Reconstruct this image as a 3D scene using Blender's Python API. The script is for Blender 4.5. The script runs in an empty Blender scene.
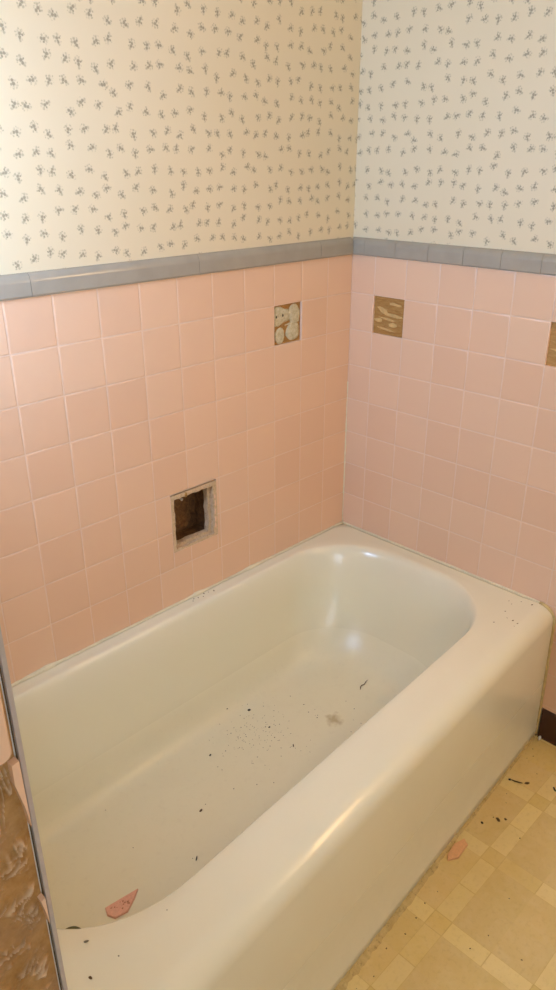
import bpy, bmesh, math, random
from mathutils import Vector, Matrix, noise
from mathutils.bvhtree import BVHTree
random.seed(7)
scene = bpy.context.scene
col = scene.collection
T = 0.1095          # tile pitch
ZT = 1.32           # top of the pink tile field
RIM = 0.44          # tub rim height
XE = -1.553         # tub alcove end wall (inner face)
YW = -0.85          # partition face towards the room

# ------------------------------------------------------------------ helpers
def lin(c):
    return tuple((v/12.92 if v <= .04045 else ((v+.055)/1.055)**2.4) for v in c)
def rgb(r, g, b):
    return lin((r/255, g/255, b/255)) + (1.0,)

class NT:
    def __init__(s, name):
        s.m = bpy.data.materials.new(name); s.m.use_nodes = True
        s.t = s.m.node_tree; s.n = s.t.nodes; s.l = s.t.links
        s.b = s.n['Principled BSDF']
    def add(s, typ, **kw):
        nd = s.n.new(typ)
        for k, v in kw.items(): setattr(nd, k, v)
        return nd
    def put(s, sock, v):
        if isinstance(v, bpy.types.NodeSocket): s.l.new(v, sock)
        else: sock.default_value = v
    def math(s, op, a, b=None, c=None, clamp=False):
        nd = s.add('ShaderNodeMath', operation=op, use_clamp=clamp)
        s.put(nd.inputs[0], a)
        if b is not None: s.put(nd.inputs[1], b)
        if c is not None: s.put(nd.inputs[2], c)
        return nd.outputs[0]
    def vmath(s, op, a, b=None, scale=None):
        nd = s.add('ShaderNodeVectorMath', operation=op)
        s.put(nd.inputs[0], a)
        if b is not None: s.put(nd.inputs[1], b)
        if scale is not None: s.put(nd.inputs['Scale'], scale)
        return nd.outputs['Value'] if op in ('LENGTH', 'DISTANCE', 'DOT_PRODUCT') else nd.outputs[0]
    def mix(s, f, a, b, blend='MIX'):
        nd = s.add('ShaderNodeMix', data_type='RGBA', blend_type=blend)
        s.put(nd.inputs[0], f); s.put(nd.inputs[6], a); s.put(nd.inputs[7], b)
        return nd.outputs[2]
    def noise(s, scale, detail=3, rough=.55, vec=None, dist=0):
        nd = s.add('ShaderNodeTexNoise')
        nd.inputs['Scale'].default_value = scale; nd.inputs['Detail'].default_value = detail
        nd.inputs['Roughness'].default_value = rough; nd.inputs['Distortion'].default_value = dist
        if vec is None: vec = s.obj()
        s.l.new(vec, nd.inputs['Vector'])
        return nd.outputs['Fac']
    def obj(s):
        if not hasattr(s, '_tc'): s._tc = s.add('ShaderNodeTexCoord')
        return s._tc.outputs['Object']
    def uv(s):
        s.obj(); return s._tc.outputs['UV']
    def ramp(s, f, a, b, interp='LINEAR'):
        nd = s.add('ShaderNodeMapRange', interpolation_type='SMOOTHSTEP' if interp == 'S' else 'LINEAR')
        s.put(nd.inputs[0], f); nd.inputs[1].default_value = a; nd.inputs[2].default_value = b
        return nd.outputs[0]
    def bump(s, h, strength=.3, dist=.002):
        nd = s.add('ShaderNodeBump'); nd.inputs['Strength'].default_value = strength
        nd.inputs['Distance'].default_value = dist
        s.l.new(h, nd.inputs['Height']); s.l.new(nd.outputs[0], s.b.inputs['Normal'])
    def base(s, v): s.put(s.b.inputs['Base Color'], v)
    def rough(s, v): s.put(s.b.inputs['Roughness'], v)

def simple(name, c, rough=.6, var=.12, nscale=30, bump=.15, bdist=.001, metal=0):
    t = NT(name)
    n = t.noise(nscale, 4)
    dark = tuple(v*(1-var) for v in c[:3])+(1,); light = tuple(min(1, v*(1+var)) for v in c[:3])+(1,)
    t.base(t.mix(t.ramp(n, .3, .7), dark, light)); t.rough(rough)
    t.b.inputs['Metallic'].default_value = metal
    if bump: t.bump(n, bump, bdist)
    return t.m

def link(name, me, mats, parent=None, smooth=False):
    o = bpy.data.objects.new(name, me); col.objects.link(o)
    if not isinstance(mats, (list, tuple)): mats = [mats]
    for m in mats: me.materials.append(m)
    if smooth:
        for p in me.polygons: p.use_smooth = True
    if parent is not None: o.parent = parent
    return o
def obj(name, bm, mats, parent=None, smooth=False):
    me = bpy.data.meshes.new(name)
    bmesh.ops.recalc_face_normals(bm, faces=bm.faces)
    bm.to_mesh(me); bm.free()
    return link(name, me, mats, parent, smooth)
def tag(o, label=None, cat=None, group=None, kind=None):
    if label: o['label'] = label
    if cat: o['category'] = cat
    if group: o['group'] = group
    if kind: o['kind'] = kind
    return o
def struct(name, bm, mats, smooth=False):
    return tag(obj(name, bm, mats, None, smooth), kind='structure')
def empty(name, loc):
    o = bpy.data.objects.new(name, None); col.objects.link(o); o.location = loc
    o.empty_display_size = .05
    return o
def box(bm, a, b, mi=0, bevel=0, skip=()):
    x0, y0, z0 = [min(p, q) for p, q in zip(a, b)]; x1, y1, z1 = [max(p, q) for p, q in zip(a, b)]
    v = [bm.verts.new(p) for p in ((x0,y0,z0),(x1,y0,z0),(x1,y1,z0),(x0,y1,z0),(x0,y0,z1),(x1,y0,z1),(x1,y1,z1),(x0,y1,z1))]
    fs = []
    for q in ((3,2,1,0),(4,5,6,7),(0,1,5,4),(1,2,6,5),(2,3,7,6),(3,0,4,7)):
        f = bm.faces.new([v[i] for i in q]); f.material_index = mi; fs.append(f)
    if bevel:
        es = list({e for f in fs for e in f.edges})
        bmesh.ops.bevel(bm, geom=es, offset=bevel, segments=2, profile=.6, affect='EDGES')
def localize(o, bm_loc):   # shift mesh so that the object's origin sits at bm_loc
    o.data.transform(Matrix.Translation(-Vector(bm_loc))); o.location = bm_loc

# ------------------------------------------------------------------ materials
def pink_tile():
    t = NT('pink_glazed_tile')
    at = t.add('ShaderNodeAttribute', attribute_name='tint')
    n = t.noise(16, 2, .5); n2 = t.noise(160, 2)
    c = t.mix(at.outputs['Fac'], rgb(233, 194, 161), rgb(229, 188, 155))
    t.base(c)
    t.rough(.25)
    t.b.inputs['Specular IOR Level'].default_value = .45
    return t.m
M_TILE = pink_tile()
M_GROUT = simple('tile_grout', rgb(230, 198, 172), .85, .04, 60, .15)
M_TRIM = simple('grey_glazed_cap', rgb(164, 155, 138), .2, .05, 18, .08, .003)
M_PLASTER = simple('painted_plaster', rgb(226, 218, 200), .8, .03, 12, .1)

def wallpaper():
    t = NT('floral_wallpaper')
    S = 1/.0395
    uv = t.vmath('SCALE', t.uv(), scale=S)
    vo = t.add('ShaderNodeTexVoronoi', voronoi_dimensions='2D', feature='F1')
    vo.inputs['Scale'].default_value = 1; vo.inputs['Randomness'].default_value = .5
    t.l.new(uv, vo.inputs['Vector'])
    local = t.vmath('SUBTRACT', uv, vo.outputs['Position'])
    sep = t.add('ShaderNodeSeparateColor'); t.l.new(vo.outputs['Color'], sep.inputs[0])
    ang = t.math('MULTIPLY_ADD', sep.outputs[0], 4.4, -2.2)
    ro = t.add('ShaderNodeVectorRotate', rotation_type='Z_AXIS')
    t.l.new(local, ro.inputs['Vector']); t.l.new(ang, ro.inputs['Angle'])
    # slightly warped local coordinates give ragged little petals
    nz = t.add('ShaderNodeTexNoise'); nz.inputs['Scale'].default_value = 9; nz.inputs['Detail'].default_value = 1
    t.l.new(uv, nz.inputs['Vector'])
    wob = t.vmath('SCALE', t.vmath('SUBTRACT', nz.outputs['Color'], (.5, .5, .5)), scale=.10)
    p = t.vmath('ADD', ro.outputs[0], wob)
    sgn = t.math('SUBTRACT', t.math('MULTIPLY', t.math('GREATER_THAN', sep.outputs[1], .5), 2.0), 1.0)
    sx = t.add('ShaderNodeSeparateXYZ'); t.l.new(p, sx.inputs[0])
    cx = t.add('ShaderNodeCombineXYZ'); t.l.new(t.math('MULTIPLY', sx.outputs[0], sgn), cx.inputs[0]); t.l.new(sx.outputs[1], cx.inputs[1])
    p = cx.outputs[0]
    def blob(pts):
        acc = None
        for (x, y, r) in pts:
            d = t.vmath('DISTANCE', p, (x, y, 0))
            f = t.math('SUBTRACT', 1.0, t.ramp(d, r*.6, r*1.25))
            acc = f if acc is None else t.math('MAXIMUM', acc, f)
        return acc
    flower = blob([(.0, .05, .088), (.095, -.06, .080), (-.09, -.05, .055)])
    leaves = blob([(-.15, .11, .075), (.03, .21, .07), (.17, -.17, .075), (.18, .07, .06), (-.19, -.05, .05), (.03, -.2, .05), (-.09, .25, .045), (.15, .21, .04)])
    nd = t.add('ShaderNodeTexNoise'); nd.inputs['Scale'].default_value = 5.5; nd.inputs['Detail'].default_value = 1
    t.l.new(uv, nd.inputs['Vector'])
    keep = t.ramp(nd.outputs['Fac'], .34, .56)
    leaves = t.math('MULTIPLY', leaves, keep)
    n = t.noise(2.2, 3)
    base = t.mix(t.ramp(n, .3, .7), rgb(225, 208, 172), rgb(228, 212, 178))
    c = t.mix(t.math('MULTIPLY', leaves, .5), base, rgb(148, 134, 106))
    c = t.mix(t.math('MULTIPLY', flower, .68), c, rgb(120, 108, 86))
    t.base(c); t.rough(.5); t.b.inputs['Specular IOR Level'].default_value = .35
    t.bump(t.noise(400, 2), .06, .001)
    return t.m
M_PAPER = wallpaper()

def enamel():
    t = NT('worn_white_enamel')
    sep = t.add('ShaderNodeSeparateXYZ'); t.l.new(t.obj(), sep.inputs[0])
    z = sep.outputs[2]; y = sep.outputs[1]
    floorm = t.math('SUBTRACT', 1.0, t.ramp(z, .10, .30, 'S'))
    dirt = t.ramp(t.noise(9, 6, .65, dist=.6), .5, .82)
    fine = t.ramp(t.noise(55, 5, .7), .55, .8)
    base = t.mix(t.ramp(t.noise(3, 2), .3, .7), rgb(231, 224, 196), rgb(235, 228, 201))
    base = t.mix(t.math('MULTIPLY', t.math('SUBTRACT', 1.0, t.ramp(z, .30, .435, 'S')), t.math('GREATER_THAN', y, -.735)), base, rgb(231, 224, 193))
    d1 = t.math('MULTIPLY', t.math('MULTIPLY', dirt, floorm), .09)
    c = t.mix(d1, base, rgb(196, 180, 128))
    d2 = t.math('MULTIPLY', t.math('MULTIPLY', fine, floorm), .11)
    c = t.mix(d2, c, rgb(160, 144, 108))
    # old yellow-brown deposit on the tub bottom
    dist = t.vmath('DISTANCE', t.vmath('ADD', t.obj(), t.vmath('SCALE', t.vmath('SUBTRACT', t.add_noise_col(40), (.5, .5, .5)), scale=.05)), (-.465, -.375, .10))
    st = t.math('MULTIPLY', t.math('SUBTRACT', 1.0, t.ramp(dist, .008, .028)), .55)
    c = t.mix(st, c, rgb(150, 118, 28))
    t.base(c)
    t.rough(t.math('ADD', t.math('MULTIPLY', floorm, .14), .20))
    t.b.inputs['IOR'].default_value = 1.55
    t.bump(t.noise(24, 2), .04, .004)
    return t.m
def _anc(s, sc):
    nd = s.add('ShaderNodeTexNoise'); nd.inputs['Scale'].default_value = sc
    s.l.new(s.obj(), nd.inputs['Vector']); return nd.outputs['Color']
NT.add_noise_col = _anc
M_TUB = enamel()
M_CAULK = simple('old_caulk', rgb(228, 217, 184), .5, .06, 45, .2, .002)
M_YCAULK = simple('yellowed_caulk', rgb(200, 176, 120), .6, .2, 45, .4, .002)

def floor_mat():
    t = NT('sheet_vinyl')
    at = t.add('ShaderNodeAttribute', attribute_name='vinyl')
    n = t.noise(26, 5, .65, dist=.8); n2 = t.noise(90, 4, .7); big = t.noise(4.5, 3)
    c = t.mix(t.math('MULTIPLY', t.ramp(n, .42, .72), .35), at.outputs['Color'], rgb(228, 208, 160))
    c = t.mix(t.math('MULTIPLY', t.ramp(n2, .52, .78), .22), c, rgb(150, 116, 64))
    c = t.mix(t.math('MULTIPLY', t.ramp(big, .48, .7), .3), c, rgb(196, 164, 88))
    t.base(c); t.rough(.38); t.b.inputs['Specular IOR Level'].default_value = .35
    t.bump(n, .12, .001)
    return t.m
M_FLOOR = floor_mat()

def mastic():
    t = NT('dried_mastic')
    at = t.add('ShaderNodeAttribute', attribute_name='crest')
    n = t.noise(38, 5, .65); n2 = t.noise(9, 3)
    c = t.mix(t.ramp(n, .32, .7), rgb(156, 112, 58), rgb(192, 148, 92))
    c = t.mix(t.math('MULTIPLY', t.ramp(n2, .45, .62), .6), c, rgb(166, 132, 98))
    c = t.mix(t.math('MULTIPLY', at.outputs['Fac'], .75), c, rgb(226, 196, 160))
    t.base(c); t.rough(.8); t.b.inputs['Specular IOR Level'].default_value = .25
    t.bump(t.noise(170, 4), .6, .002)
    return t.m
M_MASTIC = mastic()

def board(name, a, b, streak, sc=(1, 1, 6)):
    t = NT(name)
    mp = t.add('ShaderNodeMapping'); mp.inputs['Scale'].default_value = sc
    t.l.new(t.obj(), mp.inputs['Vector'])
    n = t.noise(22, 6, .7, mp.outputs[0], .8); n2 = t.noise(60, 3, .6, mp.outputs[0])
    c = t.mix(t.ramp(n, .35, .68), a, b)
    c = t.mix(t.math('MULTIPLY', t.ramp(n2, .56, .72), .6), c, streak)
    t.base(c); t.rough(.8); t.bump(n, .5, .002)
    return t.m
M_BOARD = board('brown_backing_board', rgb(158, 112, 52), rgb(186, 140, 76), rgb(200, 162, 104))
M_WOOD = board('bare_wood_board', rgb(164, 118, 60), rgb(190, 148, 86), rgb(206, 172, 114), (1, 1, 9))
def dab_mat():
    t = NT('pale_tile_adhesive')
    n = t.noise(120, 4, .7); n2 = t.noise(420, 3)
    c = t.mix(t.ramp(n, .35, .7), rgb(190, 172, 132), rgb(222, 208, 172))
    c = t.mix(t.math('MULTIPLY', t.ramp(n2, .62, .72), .6), c, rgb(150, 118, 70))
    t.base(c); t.rough(.85); t.bump(n, .4, .002)
    return t.m
M_DAB = dab_mat()
M_ADSTREAK = simple('tan_adhesive_ridge', rgb(208, 170, 108), .7, .15, 90, .4)
M_RIM = board('crumbling_mortar', rgb(196, 166, 128), rgb(216, 186, 150), rgb(140, 100, 62), (3, 3, 3))
M_CAV = board('dark_cavity_board', rgb(92, 56, 26), rgb(140, 100, 54), rgb(52, 36, 22), (4, 4, 4))
M_METAL = simple('brushed_grey_metal', rgb(186, 176, 168), .4, .06, 60, .05, metal=.15)
M_DARK = simple('black_debris', rgb(46, 38, 26), .8, .3, 300, .3)
M_BROWN = simple('brown_debris_shadow_line', rgb(98, 74, 38), .85, .3, 300, .3)
M_GREY = simple('grey_crumb', rgb(128, 116, 92), .85, .2, 300, .3)
M_SHARD = simple('salmon_shard', rgb(228, 172, 146), .5, .08, 220, .3)
M_PEACH = simple('peach_shard', rgb(230, 176, 128), .5, .08, 220, .3)
M_SHARDB = simple('shard_residue', rgb(196, 134, 104), .8, .25, 400, .5)
M_BASEB = simple('dark_brown_vinyl', rgb(66, 36, 24), .35, .1, 40, .08)
M_GRIME = board('grimy_residue', rgb(190, 164, 104), rgb(212, 188, 130), rgb(132, 104, 58), (2, 2, 2))
M_RUST = simple('rusty_drain_metal', rgb(96, 92, 52), .5, .35, 160, .5, metal=.3)
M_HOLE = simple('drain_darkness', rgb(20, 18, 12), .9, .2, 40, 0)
M_WHITE = simple('white_paint', rgb(232, 230, 224), .45, .03, 20, .05)
M_NAIL = simple('nail_steel', rgb(200, 198, 190), .35, .05, 60, 0, metal=.8)

# ------------------------------------------------------------------ room shell
XL, YB, HC = -2.95, -2.75, 2.44
def rects_minus(r, holes):
    out = [r]
    for h in holes:
        nxt = []
        for (a0, a1, b0, b1) in out:
            h0, h1, g0, g1 = max(h[0], a0), min(h[1], a1), max(h[2], b0), min(h[3], b1)
            if h0 >= h1-1e-6 or g0 >= g1-1e-6: nxt.append((a0, a1, b0, b1)); continue
            if a0 < h0-1e-4: nxt.append((a0, h0, b0, b1))
            if h1 < a1-1e-4: nxt.append((h1, a1, b0, b1))
            if b0 < g0-1e-4: nxt.append((h0, h1, b0, g0))
            if g1 < b1-1e-4: nxt.append((h0, h1, g1, b1))
        out = nxt
    return out

NICHE = (-.716, -.558, .601, .767)     # outer edge of the broken rim
DEPTH = .008
# wall_left : long wall behind the tub
bm = bmesh.new()
for (a0, a1, b0, b1) in rects_minus((XL-.12, .12, 0, HC), [NICHE]):
    box(bm, (a0, DEPTH, b0), (a1, .12, b1))
box(bm, (NICHE[0]-.02, .12, NICHE[2]-.02), (NICHE[1]+.02, .135, NICHE[3]+.02))
wall_left = struct('wall_left', bm, M_PLASTER)
bm = bmesh.new(); box(bm, (DEPTH, 0, 0), (.12, YB-.12, HC)); 
wall_right = struct('wall_right', bm, M_PLASTER)

def paper(name, parent, axis, length, z0):
    bm = bmesh.new(); uvl = bm.loops.layers.uv.new('UVMap')
    if axis == 'x': P = [(-length, .0045, z0), (.0045, .0045, z0), (.0045, .0045, HC), (-length, .0045, HC)]
    else: P = [(.0045, .0045, z0), (.0045, -length, z0), (.0045, -length, HC), (.0045, .0045, HC)]
    back = [(x, DEPTH+.001, z) if axis == 'x' else (DEPTH+.001, y, z) for x, y, z in P]
    v = [bm.verts.new(p) for p in P]; w = [bm.verts.new(p) for p in back]
    bm.faces.new(v)
    for i in range(4): bm.faces.new((v[i], v[(i+1) % 4], w[(i+1) % 4], w[i]))
    for f in bm.faces:
        for l in f.loops:
            c = l.vert.co
            l[uvl].uv = ((c.x if axis == 'x' else -c.y+3.37), c.z)
    return obj(name, bm, M_PAPER, parent)
paper('wallpaper', wall_left, 'x', -XL, ZT+.03)
paper('wallpaper', wall_right, 'y', -YB, ZT+.03)

# --- tiles: every tile is pillowed and carries its own tint
def tile_piece(bm, tl, org, U, V, N, r, tint, tilt=(0, 0), thick=DEPTH, edge=.0028, drop=.0011, mi=0):
    u0, u1, v0, v1 = r
    def P(u, v, d): return Vector(org)+Vector(U)*u+Vector(V)*v+Vector(N)*d
    e = min(edge, (u1-u0)*.3, (v1-v0)*.3)
    loops = []
    for ins, d in ((0, -thick), (0, -drop), (e*.35, -drop*.4), (e, 0)):
        q = []
        for (a, b, sa, sb) in ((u0, v0, 1, 1), (u1, v0, -1, 1), (u1, v1, -1, -1), (u0, v1, 1, -1)):
            dd = d + (tilt[0]*sa+tilt[1]*sb if d > -thick else 0)
            q.append(bm.verts.new(P(a+sa*ins, b+sb*ins, dd)))
        loops.append(q)
    fs = []
    for A, B in zip(loops, loops[1:]):
        for i in range(4): fs.append(bm.faces.new((A[i], A[(i+1) % 4], B[(i+1) % 4], B[i])))
    fs.append(bm.faces.new(loops[-1]))
    for f in fs[4:-1]: f.smooth = True
    for f in fs:
        f.material_index = mi; f[tl] = tint
def tile_field(name, parent, org, U, V, N, us, vs, holes, missing, mats):
    bm = bmesh.new(); tl = bm.faces.layers.float.new('tint')
    g = .0009
    for i, (u0, u1) in enumerate(us):
        for j, (v0, v1) in enumerate(vs):
            if (i, j) in missing: continue
            tint = random.random()**1.5; tilt = (random.gauss(0, .00007), random.gauss(0, .00007))
            for (a0, a1, b0, b1) in rects_minus((u0, u1, v0, v1), holes):
                if a1-a0 < .006 or b1-b0 < .006: continue
                tile_piece(bm, tl, org, U, V, N, (a0+g, a1-g, b0+g, b1-g), tint, tilt)
                # grout bed
                o = Vector(org); q = [o+Vector(U)*a+Vector(V)*b-Vector(N)*.0007 for a, b in ((a0, b0), (a1, b0), (a1, b1), (a0, b1))]
                f = bm.faces.new([bm.verts.new(p) for p in q]); f.material_index = 1; f[tl] = 0
                for k in range(4):
                    p0, p1 = q[k], q[(k+1) % 4]; d = Vector(N)*(DEPTH-.0007)
                    f = bm.faces.new([bm.verts.new(p) for p in (p0, p1, p1-d, p0-d)]); f.material_index = 1; f[tl] = 0
    me = bpy.data.meshes.new(name); bm.to_mesh(me); bm.free()
    return link(name, me, mats, parent)
aL, aR = .1082, .0845
usL = [(-aL, .0006)] + [(-(aL+(k+1)*T), -(aL+k*T)) for k in range(12)] + [(XE, -(aL+12*T))]
usL = [u for u in usL if u[1] > XE+.002]; usL = [(max(a, XE), b) for a, b in usL]
vs = [(ZT-(j+1)*T, ZT-j*T) for j in range(8)]
vs[7] = (.4425, vs[7][1])
MISS_L = (2, 1)
tile_field('ceramic_tiles', wall_left, (0, 0, 0), (1, 0, 0), (0, 0, 1), (0, -1, 0), usL, vs, [NICHE], {MISS_L}, [M_TILE, M_GROUT])
usR = [(-.0006, aR)] + [(aR+k*T, aR+(k+1)*T) for k in range(9)]
vsR = [(ZT-(j+1)*T, ZT-j*T) for j in range(11)] + [(.0, ZT-11*T)]
vsR = [v for v in vsR if v[0] > .1] + [(.1, ZT-11*T)] if ZT-11*T-.1 > .01 else [v for v in vsR if v[0] > .08]
tile_field('ceramic_tiles', wall_right, (0, 0, 0), (0, -1, 0), (0, 0, 1), (-1, 0, 0), usR, vsR, [], {(1, 1), (6, 1)}, [M_TILE, M_GROUT])

# --- grey cap rail (bullnose) pieces
def cap(name, axis, joints):
    bm = bmesh.new()
    prof = [(.008, ZT), (-.006, ZT), (-.0085, ZT+.004), (-.0085, ZT+.030), (-.0070, ZT+.038), (-.0035, ZT+.044), (.002, ZT+.0475), (.008, ZT+.0475)]
    for a, b in zip(joints, joints[1:]):
        a2, b2 = a+.0005, b-.0005
        A = []; B = []
        for k, (d, z) in enumerate(prof):
            pa = (a2, d, z) if axis == 'x' else (d, -a2, z); pb = (b2, d, z) if axis == 'x' else (d, -b2, z)
            A.append(bm.verts.new(pa)); B.append(bm.verts.new(pb))
        n = len(prof)
        for k in range(n):
            f = bm.faces.new((A[k], A[(k+1) % n], B[(k+1) % n], B[k])); f.smooth = 3 <= k <= 5
        bm.faces.new([bm.verts.new(v.co) for v in A]); bm.faces.new([bm.verts.new(v.co) for v in B[::-1]])
    return struct(name, bm, M_TRIM)
jl = [-.008-.040]; jl = sorted([-.0095] + [-(.150+k*.441) for k in range(4)] + [XE])
cap('trim_1', 'x', jl)
jr = [.0] + [.0480+k*.1085 for k in range(0, 24)]
jr = [j for j in jr if j < 1.05]
cap('trim_2', 'y', jr)

# caulked inside corner between the two tiled walls
def tube(bm, pts, r, seg=8, jitter=0):
    rings = []
    for i, p in enumerate(pts):
        p = Vector(p); a = Vector(pts[max(0, i-1)]); b = Vector(pts[min(len(pts)-1, i+1)])
        d = (b-a).normalized(); up = Vector((0, 0, 1)) if abs(d.z) < .9 else Vector((1, 0, 0))
        s = d.cross(up).normalized(); u = s.cross(d)
        rr = (r[i] if isinstance(r, (list, tuple)) else r)*(1+random.uniform(-jitter, jitter))
        rings.append([bm.verts.new(p+(s*math.cos(t)+u*math.sin(t))*rr) for t in [2*math.pi*k/seg for k in range(seg)]])
    for A, B in zip(rings, rings[1:]):
        for k in range(seg): bm.faces.new((A[k], A[(k+1) % seg], B[(k+1) % seg], B[k]))
    bm.faces.new(rings[0][::-1]); bm.faces.new(rings[-1])
bm = bmesh.new()
tube(bm, [(-.0008+random.uniform(-.0005, .0005), -.0008, .445+k*.01) for k in range(50)], [(.0026 if 10 < k < 36 else .0015) for k in range(50)], 6, .3)
obj('corner_caulk', bm, M_CAULK, wall_right, True)

# --- partition at the tub's near end, with a window over the tub, and the other walls of the room
HP = HC - .01
WIN = (-.56, -.12, 1.26, 1.94)
bm = bmesh.new()
for (a0, a1, b0, b1) in rects_minus((YW, DEPTH-.001, 0, HC), [WIN]):
    box(bm, (XE-.09, a0, b0), (XE, a1, b1))
wall_end = struct('wall_alcove_end', bm, M_PLASTER)
bm = bmesh.new(); box(bm, (XL, YW, 0), (XE-.0905, YW+.10, HC)); wall_part = struct('wall_partition', bm, M_PLASTER)
bm = bmesh.new(); box(bm, (XL-.12, YB-.12, 0), (XL, YW+.10, HC)); struct('wall_entry', bm, M_PLASTER)
WIN2 = (-2.62, -1.72, 1.05, 1.95)
bm = bmesh.new()
for (a0, a1, b0, b1) in rects_minus((XL, DEPTH, 0, HC), [WIN2]):
    box(bm, (a0, YB-.12, b0), (a1, YB, b1))
struct('wall_rear', bm, M_PLASTER)
bm = bmesh.new(); box(bm, (XL-.12, YB-.12, HC), (.12, .12, HC+.1)); struct('ceiling', bm, M_WHITE)
# window_1 above the tub's near end
bm = bmesh.new()
y0, y1, z0, z1 = WIN; fx0, fx1 = XE-.05, XE-.015
for a, b in (((fx0, y0, z0), (fx1, y0+.03, z1)), ((fx0, y1-.03, z0), (fx1, y1, z1)), ((fx0, y0+.03, z0), (fx1, y1-.03, z0+.03)), ((fx0, y0+.03, z1-.03), (fx1, y1-.03, z1)), ((fx0+.005, y0+.03, (z0+z1)/2-.012), (fx1-.005, y1-.03, (z0+z1)/2+.012))):
    box(bm, a, b, 0, .002)
win = struct('window_1', bm, M_WHITE)
g = NT('window_glass'); tr = g.add('ShaderNodeBsdfTransparent'); gl_ = g.add('ShaderNodeBsdfGlossy'); gl_.inputs['Roughness'].default_value = .02
mx = g.add('ShaderNodeMixShader'); mx.inputs[0].default_value = .07; g.l.new(tr.outputs[0], mx.inputs[1]); g.l.new(gl_.outputs[0], mx.inputs[2])
g.l.new(mx.outputs[0], g.n['Material Output'].inputs['Surface'])
bm = bmesh.new(); box(bm, (XE-.036, y0+.03, z0+.03), (XE-.032, y1-.03, z1-.03)); obj('window_pane', bm, g.m, win)
# fill_window in the rear wall, unseen: added as cool fill for the partition face
bm = bmesh.new()
x0, x1, z0, z1 = WIN2; fy0, fy1 = YB-.08, YB-.03
for a, b in (((x0, fy0, z0), (x0+.035, fy1, z1)), ((x1-.035, fy0, z0), (x1, fy1, z1)), ((x0+.035, fy0, z0), (x1-.035, fy1, z0+.035)), ((x0+.035, fy0, z1-.035), (x1-.035, fy1, z1)), ((x0+.035, fy0+.005, (z0+z1)/2-.015), (x1-.035, fy1-.005, (z0+z1)/2+.015))):
    box(bm, a, b, 0, .002)
win2 = struct('fill_window', bm, M_WHITE)
bm = bmesh.new(); box(bm, (x0+.035, YB-.058, z0+.035), (x1-.035, YB-.054, z1-.035)); obj('window_pane', bm, g.m, win2)

# ------------------------------------------------------------------ floor
FL = {'light': rgb(231, 209, 146), 'tan': rgb(222, 196, 128), 'mid': rgb(221, 195, 133), 'seam': rgb(209, 181, 114), 'yel': rgb(228, 203, 136)}
def jig(c): k = random.uniform(.95, 1.04); return (c[0]*k, c[1]*k, c[2]*k*random.uniform(.95, 1.03), 1)
def axis_cells(o, lo, hi):
    # one repeat = narrow strip, then a wide zone in two halves
    out = []; P = .242; k = math.floor((lo-o)/P)-1
    while o+k*P < hi:
        s = o+k*P
        for a, b, kind in ((s, s+.045, 'S'), (s+.045, s+.1435, 'Z'), (s+.1435, s+.242, 'Z')):
            a2, b2 = max(a, lo), min(b, hi)
            if b2-a2 > .001: out.append((a2, b2, kind))
        k += 1
    return out
bm = bmesh.new(); cl = bm.loops.layers.color.new('vinyl') if False else bm.loops.layers.float_color.new('vinyl')
def fq(a0, a1, b0, b1, c, z=0):
    f = bm.faces.new([bm.verts.new(p) for p in ((a0, b0, z), (a1, b0, z), (a1, b1, z), (a0, b1, z))])
    for l in f.loops: l[cl] = c
gx = axis_cells(-.4995, XL, 0.0); gy = axis_cells(-.9300, YB, YW+.85)
s = .0011
for (a0, a1, ka) in gx:
    for (b0, b1, kb) in gy:
        if a1-a0 < .004 or b1-b0 < .004: c = FL['seam']
        elif ka == 'S' and kb == 'S': c = FL['tan']
        elif ka == 'S' or kb == 'S': c = FL['light'] if random.random() < .93 else FL['yel']
        else: c = FL['mid'] if random.random() < .8 else FL['tan']
        c = jig(c)
        e = s if (ka == 'S' or kb == 'S') else s*.35
        if a1-a0 < .004 or b1-b0 < .004: fq(a0, a1, b0, b1, c); continue
        fq(a0+e, a1-e, b0+e, b1-e, c)
        se = FL['seam'] if (ka == 'S' or kb == 'S') else FL['tan']
        fq(a0, a1, b0, b0+e, se); fq(a0, a1, b1-e, b1, se); fq(a0, a0+e, b0+e, b1-e, se); fq(a1-e, a1, b0+e, b1-e, se)
bmesh.ops.remove_doubles(bm, verts=bm.verts, dist=1e-5)
base = [v for v in bm.verts]
box(bm, (XL-.12, YB-.12, -.08), (.12, .12, -.0008))
floor = struct('floor', bm, M_FLOOR)

# ------------------------------------------------------------------ bathtub
def taper(x, y):
    return y - .062*min(1.6, abs(x))*max(0, min(1, y/-.78))
def ring(x0, x1, y0, y1, z, far, near, nc=14, nl=30, ns=14):
    """near = low x, far = high x ; far/near = (rx, ry_back, ry_front)"""
    pts = []
    def arc(cx, cy, rx, ry, t0, t1):
        for i in range(nc): 
            t = math.radians(t0+(t1-t0)*i/(nc-1)); pts.append((cx+rx*math.cos(t), cy+ry*math.sin(t)))
    def seg(a, b, n):
        for i in range(1, n): pts.append((a[0]+(b[0]-a[0])*i/n, a[1]+(b[1]-a[1])*i/n))
    fr, fb, ff = far; nr, nb, nf = near
    arc(x0+nr, y1-nb, nr, nb, 180, 90); seg((x0+nr, y1), (x1-fr, y1), nl)
    arc(x1-fr, y1-fb, fr, fb, 90, 0); seg((x1, y1-fb), (x1, y0+ff), ns)
    arc(x1-fr, y0+ff, fr, ff, 0, -90); seg((x1-fr, y0), (x0+nr, y0), nl)
    arc(x0+nr, y0+nf, nr, nf, -90, -180); seg((x0, y0+nf), (x0, y1-nb), ns)
    return [(x, taper(x, y), z) for x, y in pts]
X0, X1, YF, YK = XE+.004, -.0015, -.770, -.0015
rings = []
eps = (.002, .002, .002)
def outer(front, z, ins=0): rings.append(ring(X0+ins, X1-ins, front, YK-ins, z, eps, eps))
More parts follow.
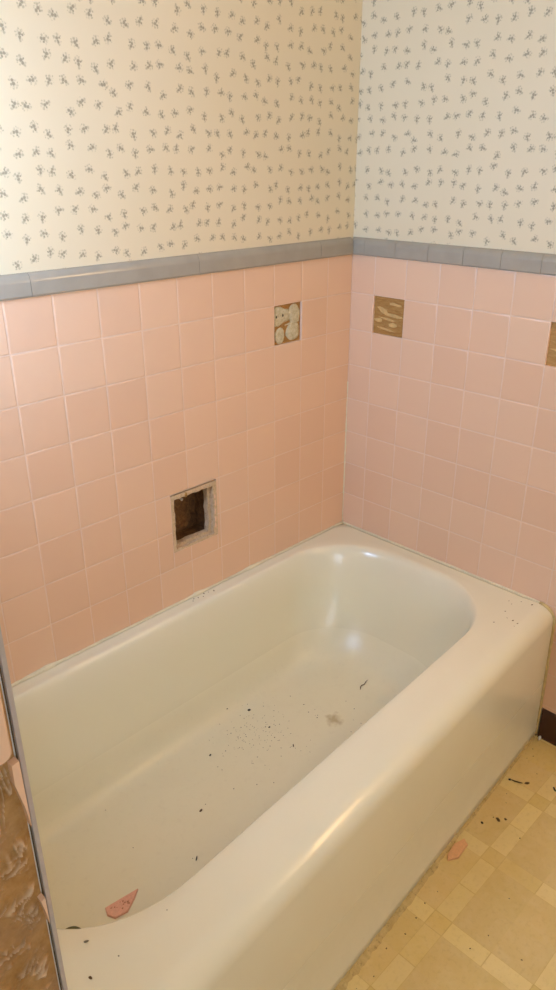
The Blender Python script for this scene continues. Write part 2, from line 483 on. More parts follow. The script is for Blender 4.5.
outer(YF+.002, .0); outer(YF-.007, .004); outer(YF-.008, .034); outer(YF-.0055, .040); outer(YF-.0045, .12); outer(YF-.0025, .25)
R = .05
for k in range(0, 11):
    a = math.radians(90*k/10)
    outer(YF+R*(1-math.cos(a))*1.0, RIM-.042+.042*math.sin(a), 0)
# deck: blend from rectangle to the basin mouth
IX0, IX1, IY0, IY1 = -1.497, -.050, -.642, -.038
mouth = ring(IX0, IX1, IY0, IY1, RIM, (.225, .235, .215), (.25, .20, .18))
edge = rings[-1]
for f in (.25, .5, .75):
    rings.append([(e[0]+(m[0]-e[0])*f, e[1]+(m[1]-e[1])*f, RIM-.0015*math.sin(math.pi*f)) for e, m in zip(edge, mouth)])
prof = [(0, 0), (.02, .003), (.045, .012), (.07, .028), (.095, .055), (.125, .10), (.165, .175), (.22, .29), (.285, .42), (.36, .55), (.44, .665), (.53, .765), (.62, .845), (.72, .91), (.83, .955), (.95, .982), (1.10, .996), (1.25, 1.0)]
ZB = .100
for o, d in prof:
    rx = lambda a, b: a+(b-a)*o
    rings.append(ring(IX0+.10*o, IX1-.25*o, IY0+.085*o, IY1-.125*o, RIM-(RIM-ZB)*d,
                      (rx(.225, .16), rx(.235, .16), rx(.215, .16)), (rx(.25, .16), rx(.20, .14), rx(.18, .13))))
last = rings[-1]; cx, cy = -.78, -.40
for f in (.7, .4, .12):
    rings.append([(cx+(x-cx)*f, cy+(y-cy)*f, ZB-.004*(1-f)) for x, y, z in last])
bm = bmesh.new(); VR = [[bm.verts.new(p) for p in r] for r in rings]
n = len(rings[0])
for A, B in zip(VR, VR[1:]):
    for k in range(n):
        try: bm.faces.new((A[k], A[(k+1) % n], B[(k+1) % n], B[k]))
        except ValueError: pass
bm.faces.new(VR[-1]); bm.faces.new(VR[0][::-1])
bmesh.ops.remove_doubles(bm, verts=bm.verts, dist=2e-5)
bmesh.ops.recalc_face_normals(bm, faces=bm.faces)
tubtree = BVHTree.FromBMesh(bm)
tub = empty('bathtub', (-.77, -.40, 0))
tag(tub, 'old off-white enamel built-in bathtub, dirty inside, in the pink tiled corner', 'bathtub')
def part(name, bm, mats, parent, smooth=False):
    o = obj(name, bm, mats, None, smooth)
    root = parent
    while root.parent: root = root.parent
    o.parent = parent
    # meshes are written in world space: undo the parents' offset
    off = Vector((0, 0, 0)); q = parent
    while q: off += q.location; q = q.parent
    o.location = -off
    return o
body = part('tub_body', bm, M_TUB, tub, True)
def on_tub(x, y, top=1.0):
    hit = tubtree.ray_cast(Vector((x, y, top)), Vector((0, 0, -1)))
    return hit[0], hit[1]
# drain
p, nrm = on_tub(-1.352, -.418)
bm = bmesh.new()
for r0, r1, h0, h1 in ((.024, .033, .0035, .003), (.033, .036, .003, .0)):
    pass
seg = 32; prof_d = [(.0165, -.002), (.018, .003), (.022, .0042), (.027, .003), (.029, -.001)]
rr = [[bm.verts.new((p.x+r*math.cos(2*math.pi*k/seg), p.y+r*math.sin(2*math.pi*k/seg), p.z+h)) for k in range(seg)] for r, h in prof_d]
for A, B in zip(rr, rr[1:]):
    for k in range(seg): bm.faces.new((A[k], A[(k+1) % seg], B[(k+1) % seg], B[k]))
drain = part('drain', bm, M_RUST, tub, True)
bm = bmesh.new(); v = [bm.verts.new((p.x+.0172*math.cos(2*math.pi*k/seg), p.y+.0172*math.sin(2*math.pi*k/seg), p.z+.0012)) for k in range(seg)]
w = [bm.verts.new(q.co-Vector((0, 0, .0022))) for q in v]; bm.faces.new(v); bm.faces.new(w[::-1])
for k in range(seg): bm.faces.new((v[k], w[k], w[(k+1) % seg], v[(k+1) % seg]))
part('drain_opening', bm, M_HOLE, drain)
# caulk beads along both walls and down the apron's end
bm = bmesh.new()
N = 150
tube(bm, [(XE+.004+(-XE-.006)*k/N, -.0012+random.uniform(-.0008, .0008), RIM+.0012) for k in range(N+1)],
     [.0032+.0022*max(0, noise.noise((k*.11, 3, 0)))+(.004*math.exp(-((k/N-.585)/.012)**2)+.0035*math.exp(-((k/N-.72)/.02)**2)+.004*math.exp(-((k/N-.27)/.03)**2)) for k in range(N+1)], 7, .15)
part('caulk_bead', bm, M_CAULK, tub, True)
bm = bmesh.new(); N = 70
tube(bm, [(-.0012, -.002-.722*k/N, RIM+.0012) for k in range(N+1)], [.0034+.002*max(0, noise.noise((k*.2, 8, 0))) for k in range(N+1)], 7, .15)
part('caulk_bead', bm, M_CAULK, tub, True)
pts = []
for k in range(9):
    a = math.radians(90*k/8); pts.append((-.002, -.722-.049*math.sin(a)-.001, RIM-.042+.043*math.cos(a)))
for k in range(1, 30): pts.append((-.002+random.uniform(-.0006, .0006), -.7725-.006*k/29, (RIM-.042)*(1-k/29.0)+.002))
bm = bmesh.new(); tube(bm, pts, .0046, 8, .2)
tag(part('caulk_bead', bm, M_YCAULK, tub, True), 'yellowed caulk bead')

# ------------------------------------------------------------------ baseboard (right of tub)
bm = bmesh.new()
prof_b = [(.008, .0), (-.006, .0), (-.006, .004), (-.0045, .007), (-.004, .100), (-.002, .1035), (.008, .1035)]
A = [bm.verts.new((d, -.785, z)) for d, z in prof_b]; B = [bm.verts.new((d, -.955, z)) for d, z in prof_b]
for k in range(len(prof_b)): bm.faces.new((A[k], A[(k+1) % len(A)], B[(k+1) % len(A)], B[k]))
bm.faces.new(A); bm.faces.new(B[::-1])
struct('baseboard_right', bm, M_BASEB)
bm = bmesh.new(); box(bm, (-.006, YB+.002, .0), (.0075, -.9555, .102), 0, .002); struct('trim_4', bm, M_WHITE)
# plaster above baseboard where the tile field ends: handled by the wall slab

# ------------------------------------------------------------------ niche left by a torn-out soap dish
def wpart(name, bm, m, parent, smooth=False): return part(name, bm, m, parent, smooth)
nx0, nx1, nz0, nz1 = NICHE
niche = empty('wall_niche', ((nx0+nx1)/2, 0, nz0))
tag(niche, 'square dark hole in the pink tile wall above the tub, with crumbling mortar rim', 'wall hole')
def slab_ring(bm, o, i, y0, y1, jit=0, n=12):
    # rectangular ring between outer rect o and inner rect i, ragged inner edge
    def edge(r, j):
        a0, a1, b0, b1 = r; pts = []
        for k in range(n): pts.append((a0+(a1-a0)*k/n, b0))
        for k in range(n): pts.append((a1, b0+(b1-b0)*k/n))
        for k in range(n): pts.append((a1-(a1-a0)*k/n, b1))
        for k in range(n): pts.append((a0, b1-(b1-b0)*k/n))
        return [(x+random.uniform(-j, j), z+random.uniform(-j, j)) for x, z in pts]
    O = edge(o, 0); I = edge(i, jit); m = len(O)
    of = [bm.verts.new((x, y0, z)) for x, z in O]; fi = [bm.verts.new((x, y0+random.uniform(-.0008, .0012), z)) for x, z in I]
    ib = [bm.verts.new((x, y1, z)) for x, z in I]; ob = [bm.verts.new((x, y1, z)) for x, z in O]
    for k in range(m):
        q = (k+1) % m
        bm.faces.new((of[k], of[q], fi[q], fi[k])); bm.faces.new((fi[k], fi[q], ib[q], ib[k]))
        bm.faces.new((ib[k], ib[q], ob[q], ob[k])); bm.faces.new((ob[k], ob[q], of[q], of[k]))
inner = (nx0+.010, nx1-.013, nz0+.007, nz1-.012)
bm = bmesh.new(); slab_ring(bm, (nx0, nx1, nz0, nz1), inner, -.0003, .012, .0016, 14)
wpart('mortar_rim', bm, M_RIM, niche)
# inner frame: a stepped lining, wide on the right and the bottom
bm = bmesh.new(); slab_ring(bm, (nx0+.002, nx1-.002, nz0+.002, nz1-.002), (inner[0]+.001, inner[1]-.010, inner[2]+.008, inner[3]-.001), .0125, .030, .0018, 14)
wpart('inner_lining', bm, M_RIM, niche)
bm = bmesh.new()
box(bm, (nx0+.001, .086, nz0+.001), (nx1-.001, .095, nz1-.001))           # back board
for v in bm.verts: pass
wpart('cavity_back', bm, M_CAV, niche)
bm = bmesh.new(); slab_ring(bm, (nx0+.001, nx1-.001, nz0+.001, nz1-.001), (inner[0]-.004, inner[1]+.004, inner[2]-.003, inner[3]+.003), .0305, .0855, .001, 8)
wpart('cavity_side', bm, M_CAV, niche)
# rough plaster lumps on the cavity back
bm = bmesh.new()
G = 22
grid = [[bm.verts.new((inner[0]+.002+(inner[1]-inner[0]-.004)*i/G, .0855-.010*max(0, noise.noise((i*.35, j*.35, 2)))-.004*abs(noise.noise((i*.9, j*.9, 5)))-.001, inner[2]+.002+(inner[3]-inner[2]-.004)*j/G)) for j in range(G+1)] for i in range(G+1)]
for i in range(G):
    for j in range(G): bm.faces.new((grid[i][j], grid[i+1][j], grid[i+1][j+1], grid[i][j+1]))
wpart('mortar_lumps', bm, M_CAV, niche, True)
# a nail head and a chipped rust spot on the upper rim
def blobm(bm, c, r, sq=(1, 1, 1), seed=0, rough=.25, sub=2):
    res = bmesh.ops.create_icosphere(bm, subdivisions=sub, radius=1)
    for v in res['verts']:
        k = 1+rough*noise.noise(v.co*1.7+Vector((seed, seed*.37, 0)))
        v.co = Vector(c)+Vector((v.co.x*sq[0], v.co.y*sq[1], v.co.z*sq[2]))*r*k
bm = bmesh.new(); tube(bm, [(-.665, .020, .738), (-.665, .050, .742)], .0022, 8); blobm(bm, (-.665, .019, .738), .0042, (1, .4, 1), 3, .05)
wpart('nail', bm, M_NAIL, niche, True)
bm = bmesh.new(); blobm(bm, (-.665, -.0002, .7585), .0075, (.6, .18, 1), 9, .3)
wpart('rust_chip', bm, M_BOARD, niche, True)
bm = bmesh.new()
for k, (a, c, sz) in enumerate(((nx1-.006, .72, .005), (nx1-.006, .70, .0065), (nx1-.007, .675, .007), (nx1-.006, .652, .0065), (nx1-.007, .632, .006))):
    blobm(bm, (a, .0, c), sz, (.55, .3, 1.5), k, .35)
wpart('broken_tile_sliver', bm, M_TILE, niche, True)

# ------------------------------------------------------------------ spots where single tiles are missing
def flat_blob(bm, outline, y0, y1, place):
    # raised lump with rounded shoulders : outline is a list of (u, v)
    cu = sum(p[0] for p in outline)/len(outline); cv = sum(p[1] for p in outline)/len(outline)
    loops = []
    for f, h in ((1, y0), (.97, y0+(y1-y0)*.6), (.86, y1), (.5, y1*1.0)):
        loops.append([bm.verts.new(place(cu+(u-cu)*f, cv+(v-cv)*f, h+ (random.uniform(-.0004, .0004) if f < .97 else 0))) for u, v in outline])
    m = len(outline)
    for A, B in zip(loops, loops[1:]):
        for k in range(m): bm.faces.new((A[k], A[(k+1) % m], B[(k+1) % m], B[k]))
    bm.faces.new(loops[-1]); bm.faces.new(loops[0][::-1])
def oval(cu, cv, ru, rv, n=22, jit=.06, rot=0, seed=0):
    out = []
    for k in range(n):
        a = 2*math.pi*k/n; r = 1+jit*2*noise.noise((math.cos(a)*1.5+seed, math.sin(a)*1.5, seed))
        u, v = ru*r*math.cos(a), rv*r*math.sin(a)
        out.append((cu+u*math.cos(rot)-v*math.sin(rot), cv+u*math.sin(rot)+v*math.cos(rot)))
    return out
def lattice(bm, place, u0, u1, v0, v1, nu, nv, hf):
    g = [[bm.verts.new(place(u0+(u1-u0)*i/nu, v0+(v1-v0)*j/nv, hf(i/nu, j/nv))) for j in range(nv+1)] for i in range(nu+1)]
    for i in range(nu):
        for j in range(nv): bm.faces.new((g[i][j], g[i+1][j], g[i+1][j+1], g[i][j+1]))
    back = [bm.verts.new(place(u, v, -.0)) for u, v in ((u0, v0), (u1, v0), (u1, v1), (u0, v1))]
    return g
# left wall
zl0, zl1 = ZT-2*T, ZT-T
ul0, ul1 = usL[2]
placeL = lambda u, v, h: (u, DEPTH-.0002-h, v)
gap = empty('bare_patch', ((ul0+ul1)/2, DEPTH, zl0))
tag(gap, 'square gap of one missing tile with four pale adhesive dabs, left of the wall corner', 'missing tile')
bm = bmesh.new(); lattice(bm, placeL, ul0+.0002, ul1-.0002, zl0+.0002, zl1-.0002, 16, 16, lambda a, b: .0006+.0005*noise.noise((a*6, b*6, 1)))
part('backing_board', bm, M_BOARD, gap, True)
W = ul1-ul0
dabs = [[(ul0+.003, zl0+.052), (ul0+.003, zl0+.100), (ul0+.012, zl0+.106), (ul0+.030, zl0+.104), (ul0+.046, zl0+.096), (ul0+.060, zl0+.094), (ul0+.070, zl0+.078), (ul0+.062, zl0+.062), (ul0+.040, zl0+.058), (ul0+.020, zl0+.050)],
        oval(ul0+.083, zl0+.078, .023, .029, 24, .08, .1, 2), oval(ul0+.026, zl0+.024, .020, .0225, 24, .06, 0, 4), oval(ul0+.079, zl0+.030, .027, .026, 26, .10, .3, 6),
        [(ul0+.045, zl0+.050), (ul0+.075, zl0+.058), (ul0+.104, zl0+.064), (ul0+.104, zl0+.054), (ul0+.07, zl0+.050)]]
for d in dabs:
    bm = bmesh.new(); flat_blob(bm, d, .0, .0042, placeL); part('adhesive_dab', bm, M_DAB, gap, True)
bm = bmesh.new()
for u, v in ((.010, .078), (.036, .080)):
    bm = bmesh.new(); flat_blob(bm, oval(ul0+u, zl0+v, .0024, .0040, 10, .1), .0035, .0052, placeL)
    part('nail_hole', bm, M_DARK, gap)
# right wall, two spots
def right_gap(u0, u1, label, mat, seed, ridges):
    g_ = empty('bare_patch', (DEPTH, -(u0+u1)/2, zl0)); tag(g_, label, 'missing tile')
    place = lambda u, v, h: (DEPTH-.0002-h, -u, v)
    bm = bmesh.new(); lattice(bm, place, u0+.0002, u1-.0002, zl0+.0002, zl1-.0002, 18, 26, lambda a, b: .0008+.0009*noise.noise((a*3+seed, b*14, seed)))
    part('backing_board', bm, mat, g_, True)
    for (cu, cv, ru, rv, rt) in ridges:
        bm = bmesh.new(); flat_blob(bm, oval(u0+cu, zl0+cv, ru, rv, 22, .22, rt, seed+cu*60), .0, .0030, place)
        part('adhesive_ridge', bm, M_ADSTREAK, g_, True)
right_gap(*usR[1], 'square gap of one missing tile, brown board with tan adhesive streaks, right of the corner', M_BOARD, 3,
          [(.030, .070, .020, .0065, -.35), (.066, .059, .040, .0050, -.08), (.018, .040, .016, .0055, .0), (.070, .031, .018, .0065, .0), (.052, .046, .030, .003, -.1), (.076, .090, .026, .004, -.1), (.045, .016, .030, .0032, -.15)])
right_gap(*usR[6], 'gap of one missing tile showing bare wood, cut by the right edge of the photo', M_WOOD, 11,
          [(.045, .040, .040, .004, .0), (.06, .066, .03, .003, .1)])

# ------------------------------------------------------------------ partition face: tile remnants, mastic, metal edge strip
bm = bmesh.new()
XS = -1.5485
for a, b in (((XS-.0055, YW-.0055, .0), (XS, YW-.0005, HP)), ):
    box(bm, a, b, 0, .0012)
box(bm, (XS-.0068, YW-.0012, .0), (XS-.0056, YW+.0, HP), 1)  # dark line painted in for the shadow beside the strip
strip = tag(obj('edge_strip', bm, [M_METAL, M_BROWN]), 'thin grey metal strip running up the wall edge left of the tub', 'edge strip')
localize(strip, (XS-.004, YW-.0055, 0))
# tiles on the face
bm = bmesh.new(); tl = bm.faces.layers.float.new('tint')
for i in range(5):
    for j in range(2):
        u1 = XS-.0125-i*T; z0 = 1.0335+j*T
        outl = []
        r = .010; ww, hh = T-.003, T-.012
        pts = []
        for (cxx, czz, t0) in ((u1-r, z0+r, -90), (u1-r*.5, z0+hh-r*.5, 0), (u1-ww+r*.5, z0+hh-r*.5, 90), (u1-ww+r, z0+r, 180)):
            rr_ = r if czz < z0+hh/2 else r*.5
            for k in range(6):
                a = math.radians(t0+90*k/5); pts.append((cxx+rr_*math.cos(a), czz+rr_*math.sin(a)))
        L3 = []
        mu, mz = u1-ww/2, z0+hh/2
        for f, h in ((1, 0), (1, .006), (.985, .0085), (.95, .0095)):
            L3.append([bm.verts.new((mu+(u-mu)*f, YW-.0005-h, mz+(z-mz)*f)) for u, z in pts])
        for A, B in zip(L3, L3[1:]):
            for k in range(len(pts)):
                f_ = bm.faces.new((A[k], A[(k+1) % len(pts)], B[(k+1) % len(pts)], B[k])); f_.smooth = True; f_[tl] = .2
        f_ = bm.faces.new([bm.verts.new(v.co) for v in L3[-1]]); f_[tl] = .2
me = bpy.data.meshes.new('ceramic_tiles'); bmesh.ops.recalc_face_normals(bm, faces=bm.faces); bm.to_mesh(me); bm.free()
link('ceramic_tiles', me, M_TILE, wall_part)
# broken slivers still stuck beside the strip
for pl in ([(-1.5655, 1.028), (-1.5575, 1.030), (-1.5572, .985), (-1.5570, .938), (-1.5600, .968), (-1.5660, 1.003)],
           [(-1.5625, .829), (-1.5572, .831), (-1.5572, .787), (-1.5590, .806)]):
    bm = bmesh.new(); A = [bm.verts.new((x, YW-.002, z)) for x, z in pl]; B = [bm.verts.new((x, YW-.0115, z)) for x, z in pl]
    bm.faces.new(A); bm.faces.new(B[::-1])
    for k in range(len(pl)): bm.faces.new((A[k], A[(k+1) % len(pl)], B[(k+1) % len(pl)], B[k]))
    tlx = bm.faces.layers.float.new('tint')
    obj('tile_sliver', bm, M_TILE, wall_part)
# mastic left on the wall: troweled, torn, ridged
bm = bmesh.new(); cr = bm.verts.layers.float.new('crest')
mu0, mu1, mz0, mz1 = -1.72, -1.5575, .40, 1.145
nu, nv = 140, 620
g = []
for i in range(nu+1):
    row = []
    for j in range(nv+1):
        u = mu0+(mu1-mu0)*i/nu; z = mz0+(mz1-mz0)*j/nv
        h = .0022+.0012*noise.noise((u*18, z*18, 0))
        w = noise.noise((u*16, z*16, 7))*.03+noise.noise((u*60, z*60, 2))*.006
        # thin torn crests: mostly level low down, upright trowel lines higher up
        ridge = lambda n_, k_: max(0.0, 1-abs(n_)*k_)**1.4
        hr = ridge(noise.noise((u*24, (z-.45*u+w)*75, 3)), 9)*max(0, min(1, noise.noise((u*28, z*34, 12))*3.5+.6))
        vr = ridge(noise.noise(((u+w*.35)*95, z*11, 9)), 8)*max(0, min(1, noise.noise((u*20, z*16, 15))*3+.6))
        mixv = max(0, min(1, (z-.885)/.03))
        tear = max(0, noise.noise((u*70, z*70, 5))-.2)*max(0, min(1, noise.noise((u*18, z*18, 25))*3+.2))
        r2 = ridge(noise.noise((u*52+w*20, (z-.5*u)*120, 31)), 8)*max(0, min(1, noise.noise((u*24, z*24, 41))*3+.45))*.5
        c = hr*(1-mixv)+vr*mixv+tear*1.6+r2
        edge_ = max(0, min(1, (-1.5590-u)/.008))
        c *= edge_
        h += (.0062*min(1.3, c)+.0022*noise.noise((u*9, z*9, 4)))*edge_
        if 1.025 < z: h = min(h, .0028)
        v = bm.verts.new((u, YW-.0003-h, z)); v[cr] = max(0, min(1, (c-.25)*1.3)); row.append(v)
    g.append(row)
for i in range(nu):
    for j in range(nv): bm.faces.new((g[i][j], g[i+1][j], g[i+1][j+1], g[i][j+1]))
obj('mastic_coat', bm, M_MASTIC, wall_part, True)

# ------------------------------------------------------------------ shards and debris
def shard(name, pts, z, th, mat, label, cat, bmat=None):
    bm = bmesh.new()
    A = [bm.verts.new((x, y, z(x, y)+.0004)) for x, y in pts]; m = len(pts)
    cxx = sum(p[0] for p in pts)/m; cyy = sum(p[1] for p in pts)/m
    B = [bm.verts.new((x, y, z(x, y)+th*.75)) for x, y in pts]
    C_ = [bm.verts.new((cxx+(x-cxx)*.95, cyy+(y-cyy)*.95, z(x, y)+th)) for x, y in pts]
    bm.faces.new(A[::-1]); bm.faces.new(C_)
    for P_, Q_ in ((A, B), (B, C_)):
        for k in range(m): bm.faces.new((P_[k], P_[(k+1) % m], Q_[(k+1) % m], Q_[k]))
    o = tag(obj(name, bm, mat), label, cat); localize(o, (cxx, cyy, z(cxx, cyy)))
    return o, (cxx, cyy)
tz = lambda x, y: on_tub(x, y)[0].z
o, (cx_, cy_) = shard('tile_shard', [(-1.264, -.411), (-1.225, -.4165), (-1.186, -.4225), (-1.205, -.436), (-1.234, -.4515), (-1.262, -.4455), (-1.270, -.428)], tz, .006, M_SHARD,
      'triangular salmon pink tile shard lying in the tub near the drain', 'tile shard')
bm = bmesh.new()
for k in range(14):
    x, y = cx_+random.uniform(-.022, .016), cy_+random.uniform(-.011, .010)
    blobm(bm, (x, y, tz(x, y)+.0062), random.uniform(.0012, .0028), (1, .8, .35), k, .4, 1)
part('residue', bm, M_SHARDB, o, True)
shard('tile_shard', [(-.566, -.833), (-.553, -.824), (-.513, -.8185), (-.482, -.828), (-.492, -.8445), (-.52, -.846), (-.541, -.8485)], lambda x, y: .0, .006, M_PEACH,
      'flat peach tile shard on the floor against the tub apron', 'tile shard')

# counted crumbs : one object each
protos = {}
def crumb(kind, x, y, z, r, sq, rz, label, cat, group, name='debris_crumb'):
    key = (kind, random.randrange(4))
    if key not in protos:
        bm = bmesh.new(); blobm(bm, (0, 0, .55), 1, (1, 1, .6), key[1]*3.1+1, .5, 2)
        me = bpy.data.meshes.new(name); bm.to_mesh(me); bm.free()
        me.materials.append({'k': M_DARK, 'b': M_BROWN, 'g': M_GREY}[kind])
        for p_ in me.polygons: p_.use_smooth = True
        protos[key] = me
    o = bpy.data.objects.new(name, protos[key]); col.objects.link(o)
    o.location = (x, y, z); o.rotation_euler = (0, 0, rz); o.scale = (r*sq[0], r*sq[1], r*.55)
    return tag(o, label, cat, group)
def tubc(kind, x, y, r, sq=(1, 1), rz=0, label=None, group=None):
    z = tz(x, y)
    return crumb(kind, x, y, z, r*.85, sq, rz, label, 'debris', group)
tubc('k', -.613, -.175, .0052, (1, .95), .4, 'largest black crumb on the tub bottom, at the top of the dark specks')
tubc('k', -.669, -.142, .0030, (1, .9), 0, 'small black crumb on the tub bottom nearest the foot of the back side')
tubc('k', -.808, -.227, .0034, (1.3, .7), .3, 'black crumb lying alone left of the speck cluster on the tub bottom')
tubc('k', -.618, -.264, .0033, (1.2, .8), .2, 'dark crumb in the middle of the speck cluster, right half')
tubc('b', -1.017+.071, -.352, .0042, (1.4, .7), .2, 'brown flake on the tub bottom midway between speck cluster and pink shard')
tubc('k', -.622, -.362, .0038, (2.0, .45), .9, 'thin dark splinter on the tub bottom right of the speck cluster')
tubc('k', -1.043, -.452, .0042, (1.9, .4), .7, 'thin dark splinter beside the inner front side of the tub')
gl = 'tiny dark speck scattered on the tub bottom'
for x, y in [(-.676,-.208),(-.636,-.303),(-.686,-.308),(-.60,-.265),(-.589,-.276),(-.768,-.245),(-.708,-.23),(-.691,-.245),(-.712,-.205),(-.728,-.268),(-.634,-.32),(-.652,-.343),(-.662,-.248),(-.624,-.255),(-.622,-.39),(-.841,-.358),(-.48,-.215),(-.479,-.268),(-.493,-.301)]:
    tubc(random.choice('kkb'), x, y, random.uniform(.0011, .0021), (1, random.uniform(.6, 1)), random.random()*3, gl, 'dark specks on the tub bottom')
for x, y in [(-.477,-.27),(-.472,-.307),(-.489,-.324),(-.484,-.329),(-.493,-.335),(-.599,-.39),(-.608,-.411),(-.427,-.416),(-.469,-.442),(-.389,-.388),(-.38,-.349),(-.423,-.441),(-.311,-.45),(-.754,-.417),(-.789,-.39),(-1.129,-.323),(-1.049,-.445),(-.925,-.345),(-1.114,-.186),(-.82,-.289)]:
    tubc(random.choice('kbg'), x, y, random.uniform(.0010, .0020), (1, random.uniform(.5, 1)), random.random()*3, gl, 'dark specks on the tub bottom')
random.seed(21)
for k in range(120):
    x, y = random.gauss(-.665, .065), random.gauss(-.262, .05)
    if not (-.85 < x < -.5 and -.40 < y < -.15): continue
    tubc(random.choice('kbbg'), x, y, random.uniform(.0008, .0016), (1, .8), random.random()*3, gl, 'dark specks on the tub bottom')
# curled strip near the far end
hp = [(-.312, -.349), (-.304, -.343), (-.297, -.341), (-.289, -.345), (-.279, -.343), (-.270, -.3425)]
bm = bmesh.new(); tube(bm, [(x, y, tz(x, y)+.0015) for x, y in hp], [.0008, .0016, .0017, .0015, .0014, .0007], 6)
o = tag(obj('debris_strand', bm, M_BROWN, None, True), 'thin curled dark strand on the tub bottom near the far end', 'debris'); localize(o, (-.289, -.345, tz(-.289, -.345)))
# rim
gl = 'small brown crumb on the far front corner of the tub rim'
for x, y, r in [(-.051,-.655,.002),(-.061,-.668,.0018),(-.134,-.712,.0032),(-.139,-.728,.0026),(-.176,-.679,.0024),(-.026,-.712,.0034),(-.106,-.674,.0022),(-.132,-.694,.0018),(-.031,-.682,.0018),(-.156,-.728,.0014)]:
    z = tz(x, y); crumb('b' if r > .002 else 'g', x, y, z, r*.75, (1.3, .7), random.random()*3, gl, 'debris', 'crumbs on the far corner of the tub rim')
crumb('b', -1.462, -.728, tz(-1.462, -.728), .0026, (.8, 1.2), .2, 'brown chip on the near tub rim at the bottom of the photo', 'debris', None)
crumb('g', -1.412, -.730, tz(-1.412, -.730), .0012, (1, 1), .2, 'tiny grey crumb on the near tub rim right of the brown chip', 'debris', None)
crumb('g', -1.311, -.722, tz(-1.311, -.722), .0010, (1, 1), .2, 'tiny grey crumb on the front tub rim right of the pink shard', 'debris', None)
crumb('g', -1.435, -.674, tz(-1.435, -.674), .0026, (1.5, .7), -.5, 'flat grey fleck on the near tub rim just below the drain', 'debris', None)
gl = 'dark mortar crumb on the back tub ledge below the wall hole'
for x, y, r in [(-.599,-.020,.0030),(-.655,-.017,.0022),(-.630,-.012,.0024),(-.668,-.013,.0022),(-.64,-.022,.0016),(-.676,-.02,.0018),(-.615,-.015,.0014)]:
    crumb(random.choice('bg'), x, y, tz(x, y), r, (1.3, .7), random.random()*3, gl, 'debris', 'crumbs on the back ledge')
# floor crumbs
def fc(kind, x, y, r, sq=(1, .8), label=None, group=None): return crumb(kind, x, y, 0.0, r*.85, sq, random.random()*3, label, 'debris', group)
fc('k', -.219, -.811, .0048, (1, .9), 'round black crumb on the floor at the end of the brown stick')
fc('b', -.198, -.852, .0058, (1.5, .7), 'brown flake on the floor right of the brown stick')
fc('b', -.366, -.858, .0062, (1.4, .8), 'largest brown crumb on the floor, right of the peach shard')
fc('b', -.351, -.871, .0046, (1, .8), 'small brown crumb on the floor just right of the largest one')
fc('k', -.404, -.833, .0042, (1, .9), 'dark crumb on the floor between apron and the largest brown crumb')
fc('k', -.165, -.916, .0058, (1.8, .6), 'black flake on the floor cut by the right edge of the photo')
gl = 'tiny crumb scattered on the vinyl floor'
for x, y in [(-.064,-.800),(-.11,-.806),(-.367,-.865+.02),(-.379,-.927),(-.146,-.855),(-.794,-.870),(-.918,-.878),(-.963,-.868),(-.654,-.862),(-.667,-1.004),(-.722,-.991),(-.666,-1.084),(-.552,-.992),(-.09,-.815),(-.30,-.845),(-.27,-.83),(-.85,-.86),(-.70,-.858),(-.745,-.865)]:
    fc(random.choice('bbg'), x, y, random.uniform(.0012, .0024), (1.2, .7), gl, 'tiny crumbs on the floor')
bm = bmesh.new(); tube(bm, [(-.217, -.815, .0022), (-.2165, -.824, .003), (-.211, -.835, .0022), (-.207, -.843, .002)], [.0012, .0019, .0018, .001], 6)
o = tag(obj('debris_stick', bm, M_BROWN, None, True), 'thin bent brown stick on the floor near the far end of the apron', 'debris'); localize(o, (-.2135, -.829, 0))

# crusty strip of old caulk and dirt along the foot of the apron
random.seed(5)
bm = bmesh.new(); nU, nW = 260, 7
rows = []
for i in range(nU+1):
    x = -1.54+(1.525)*i/nU
    yf = taper(x, YF-.008)+.004
    far = (x+1.54)/1.525
    wdt = (.024-.015*far)*(1+.45*noise.noise((x*16, 1, 0))+.25*noise.noise((x*70, 4, 0)))
    if far > .62: wdt *= .8
    row = []
    for j in range(nW+1):
        t_ = j/nW
        h = .0105*(1-t_)**1.4*(1+.6*noise.noise((x*60, t_*3, 2)))+.002*noise.noise((x*120, t_*6, 8))*(1-t_)+.0006*(1-t_)
        row.append(bm.verts.new((x, yf-t_*max(.004, wdt), max(.0002, h) if j < nW else -.0004)))
    rows.append(row)
for A, B in zip(rows, rows[1:]):
    for j in range(nW): bm.faces.new((A[j], A[j+1], B[j+1], B[j]))
o = tag(obj('caulk_residue', bm, M_GRIME, None, True), 'crusty dirty strip of old caulk along the foot of the tub apron', 'caulk residue'); localize(o, (-.77, -.82, 0))
bm = bmesh.new(); blobm(bm, (-.018, -.797, .010), .006, (1, .7, 1.4), 4, .5)
o = tag(obj('plaster_bit', bm, M_WHITE, None, True), 'small white plaster bit at the corner of apron and dark baseboard', 'debris'); localize(o, (-.018, -.797, 0.0018))

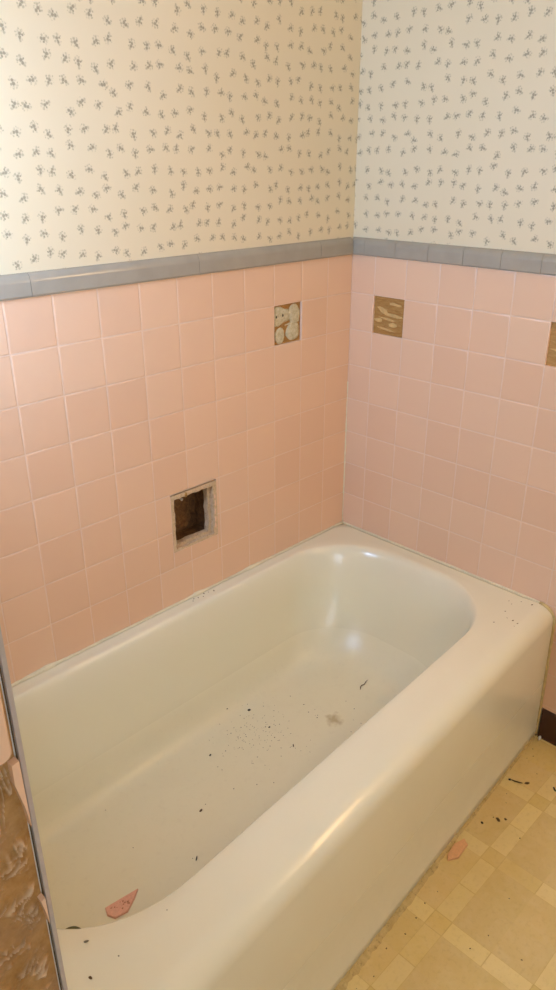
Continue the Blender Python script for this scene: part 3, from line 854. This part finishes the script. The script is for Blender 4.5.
# ------------------------------------------------------------------ wall lamp (right wall, out of frame, lights the room)
LY, LZ = -1.45, 1.62
lamp = empty('wall_lamp', (DEPTH, LY, LZ))
tag(lamp, 'wall lamp with three frosted globes on the wallpapered right wall', 'lamp')
bm = bmesh.new(); box(bm, (-.018, LY-.27, LZ-.05), (.004, LY+.27, LZ+.05), 0, .004)
part('lamp_base', bm, M_METAL, lamp)
dm = NT('lit_lamp_glass'); dm.b.inputs['Emission Color'].default_value = lin((1.0, .82, .57))+(1,); dm.b.inputs['Emission Strength'].default_value = 24.0
dm.base(rgb(250, 240, 220))
for k in (-1, 0, 1):
    bm = bmesh.new(); tube(bm, [(-.018, LY+k*.18, LZ), (-.05, LY+k*.18, LZ)], [.022, .018], 16)
    part('lamp_socket', bm, M_METAL, lamp)
    bm = bmesh.new(); bmesh.ops.create_uvsphere(bm, u_segments=24, v_segments=14, radius=.062, matrix=Matrix.Translation((-.108, LY+k*.18, LZ)))
    part('lamp_globe', bm, dm.m, lamp, True)

# daylight: sky outside and an area light just outside the window
ld = bpy.data.lights.new('daylight', 'AREA'); ld.shape = 'RECTANGLE'; ld.size = .68; ld.size_y = .44
ld.color = lin((.70, .82, 1.0)); ld.energy = 17.0
lo = bpy.data.objects.new('daylight', ld); col.objects.link(lo)
lo.location = (XE-.085, (WIN[0]+WIN[1])/2, (WIN[2]+WIN[3])/2); lo.rotation_euler = (0, math.radians(-90), 0)
ld2 = bpy.data.lights.new('fill_rear', 'AREA'); ld2.shape = 'RECTANGLE'; ld2.size = .88; ld2.size_y = .88  # cool fill shining through the added rear window
ld2.color = lin((.84, .91, 1.0)); ld2.energy = 16
lo2 = bpy.data.objects.new('fill_rear', ld2); col.objects.link(lo2)
lo2.location = ((WIN2[0]+WIN2[1])/2, YB-.11, (WIN2[2]+WIN2[3])/2); lo2.rotation_euler = (math.radians(90), 0, 0)
world = bpy.data.worlds.new('sky'); scene.world = world; world.use_nodes = True
bg = world.node_tree.nodes['Background']; bg.inputs[0].default_value = lin((.72, .82, 1.0))+(1,); bg.inputs[1].default_value = .6

# ------------------------------------------------------------------ camera
cam = bpy.data.cameras.new('camera'); co = bpy.data.objects.new('camera', cam); col.objects.link(co)
Rm = ((0.701442540134394, -0.7127257889407204, -0.0005591678073514905), (-0.29521987093507035, -0.28983195016208313, -0.9104079681496225), (0.6487091726612855, 0.6387639551853811, -0.4137112747569724))
r_, d_, f_ = [Vector(v) for v in Rm]
m = Matrix((r_, -d_, -f_)).transposed().to_4x4(); m.translation = Vector((-1.77813454, -1.4414781, 1.57744964))
co.matrix_world = m
cam.sensor_fit = 'VERTICAL'; cam.sensor_height = 36; cam.lens = 36*742.17/990; cam.clip_start = .02
scene.camera = co
vsn = scene.view_settings; scene.display_settings.display_device = 'sRGB'
vsn.view_transform = 'Standard'; vsn.look = 'None'; vsn.exposure = 0.43; vsn.gamma = 1; vsn.use_curve_mapping = False
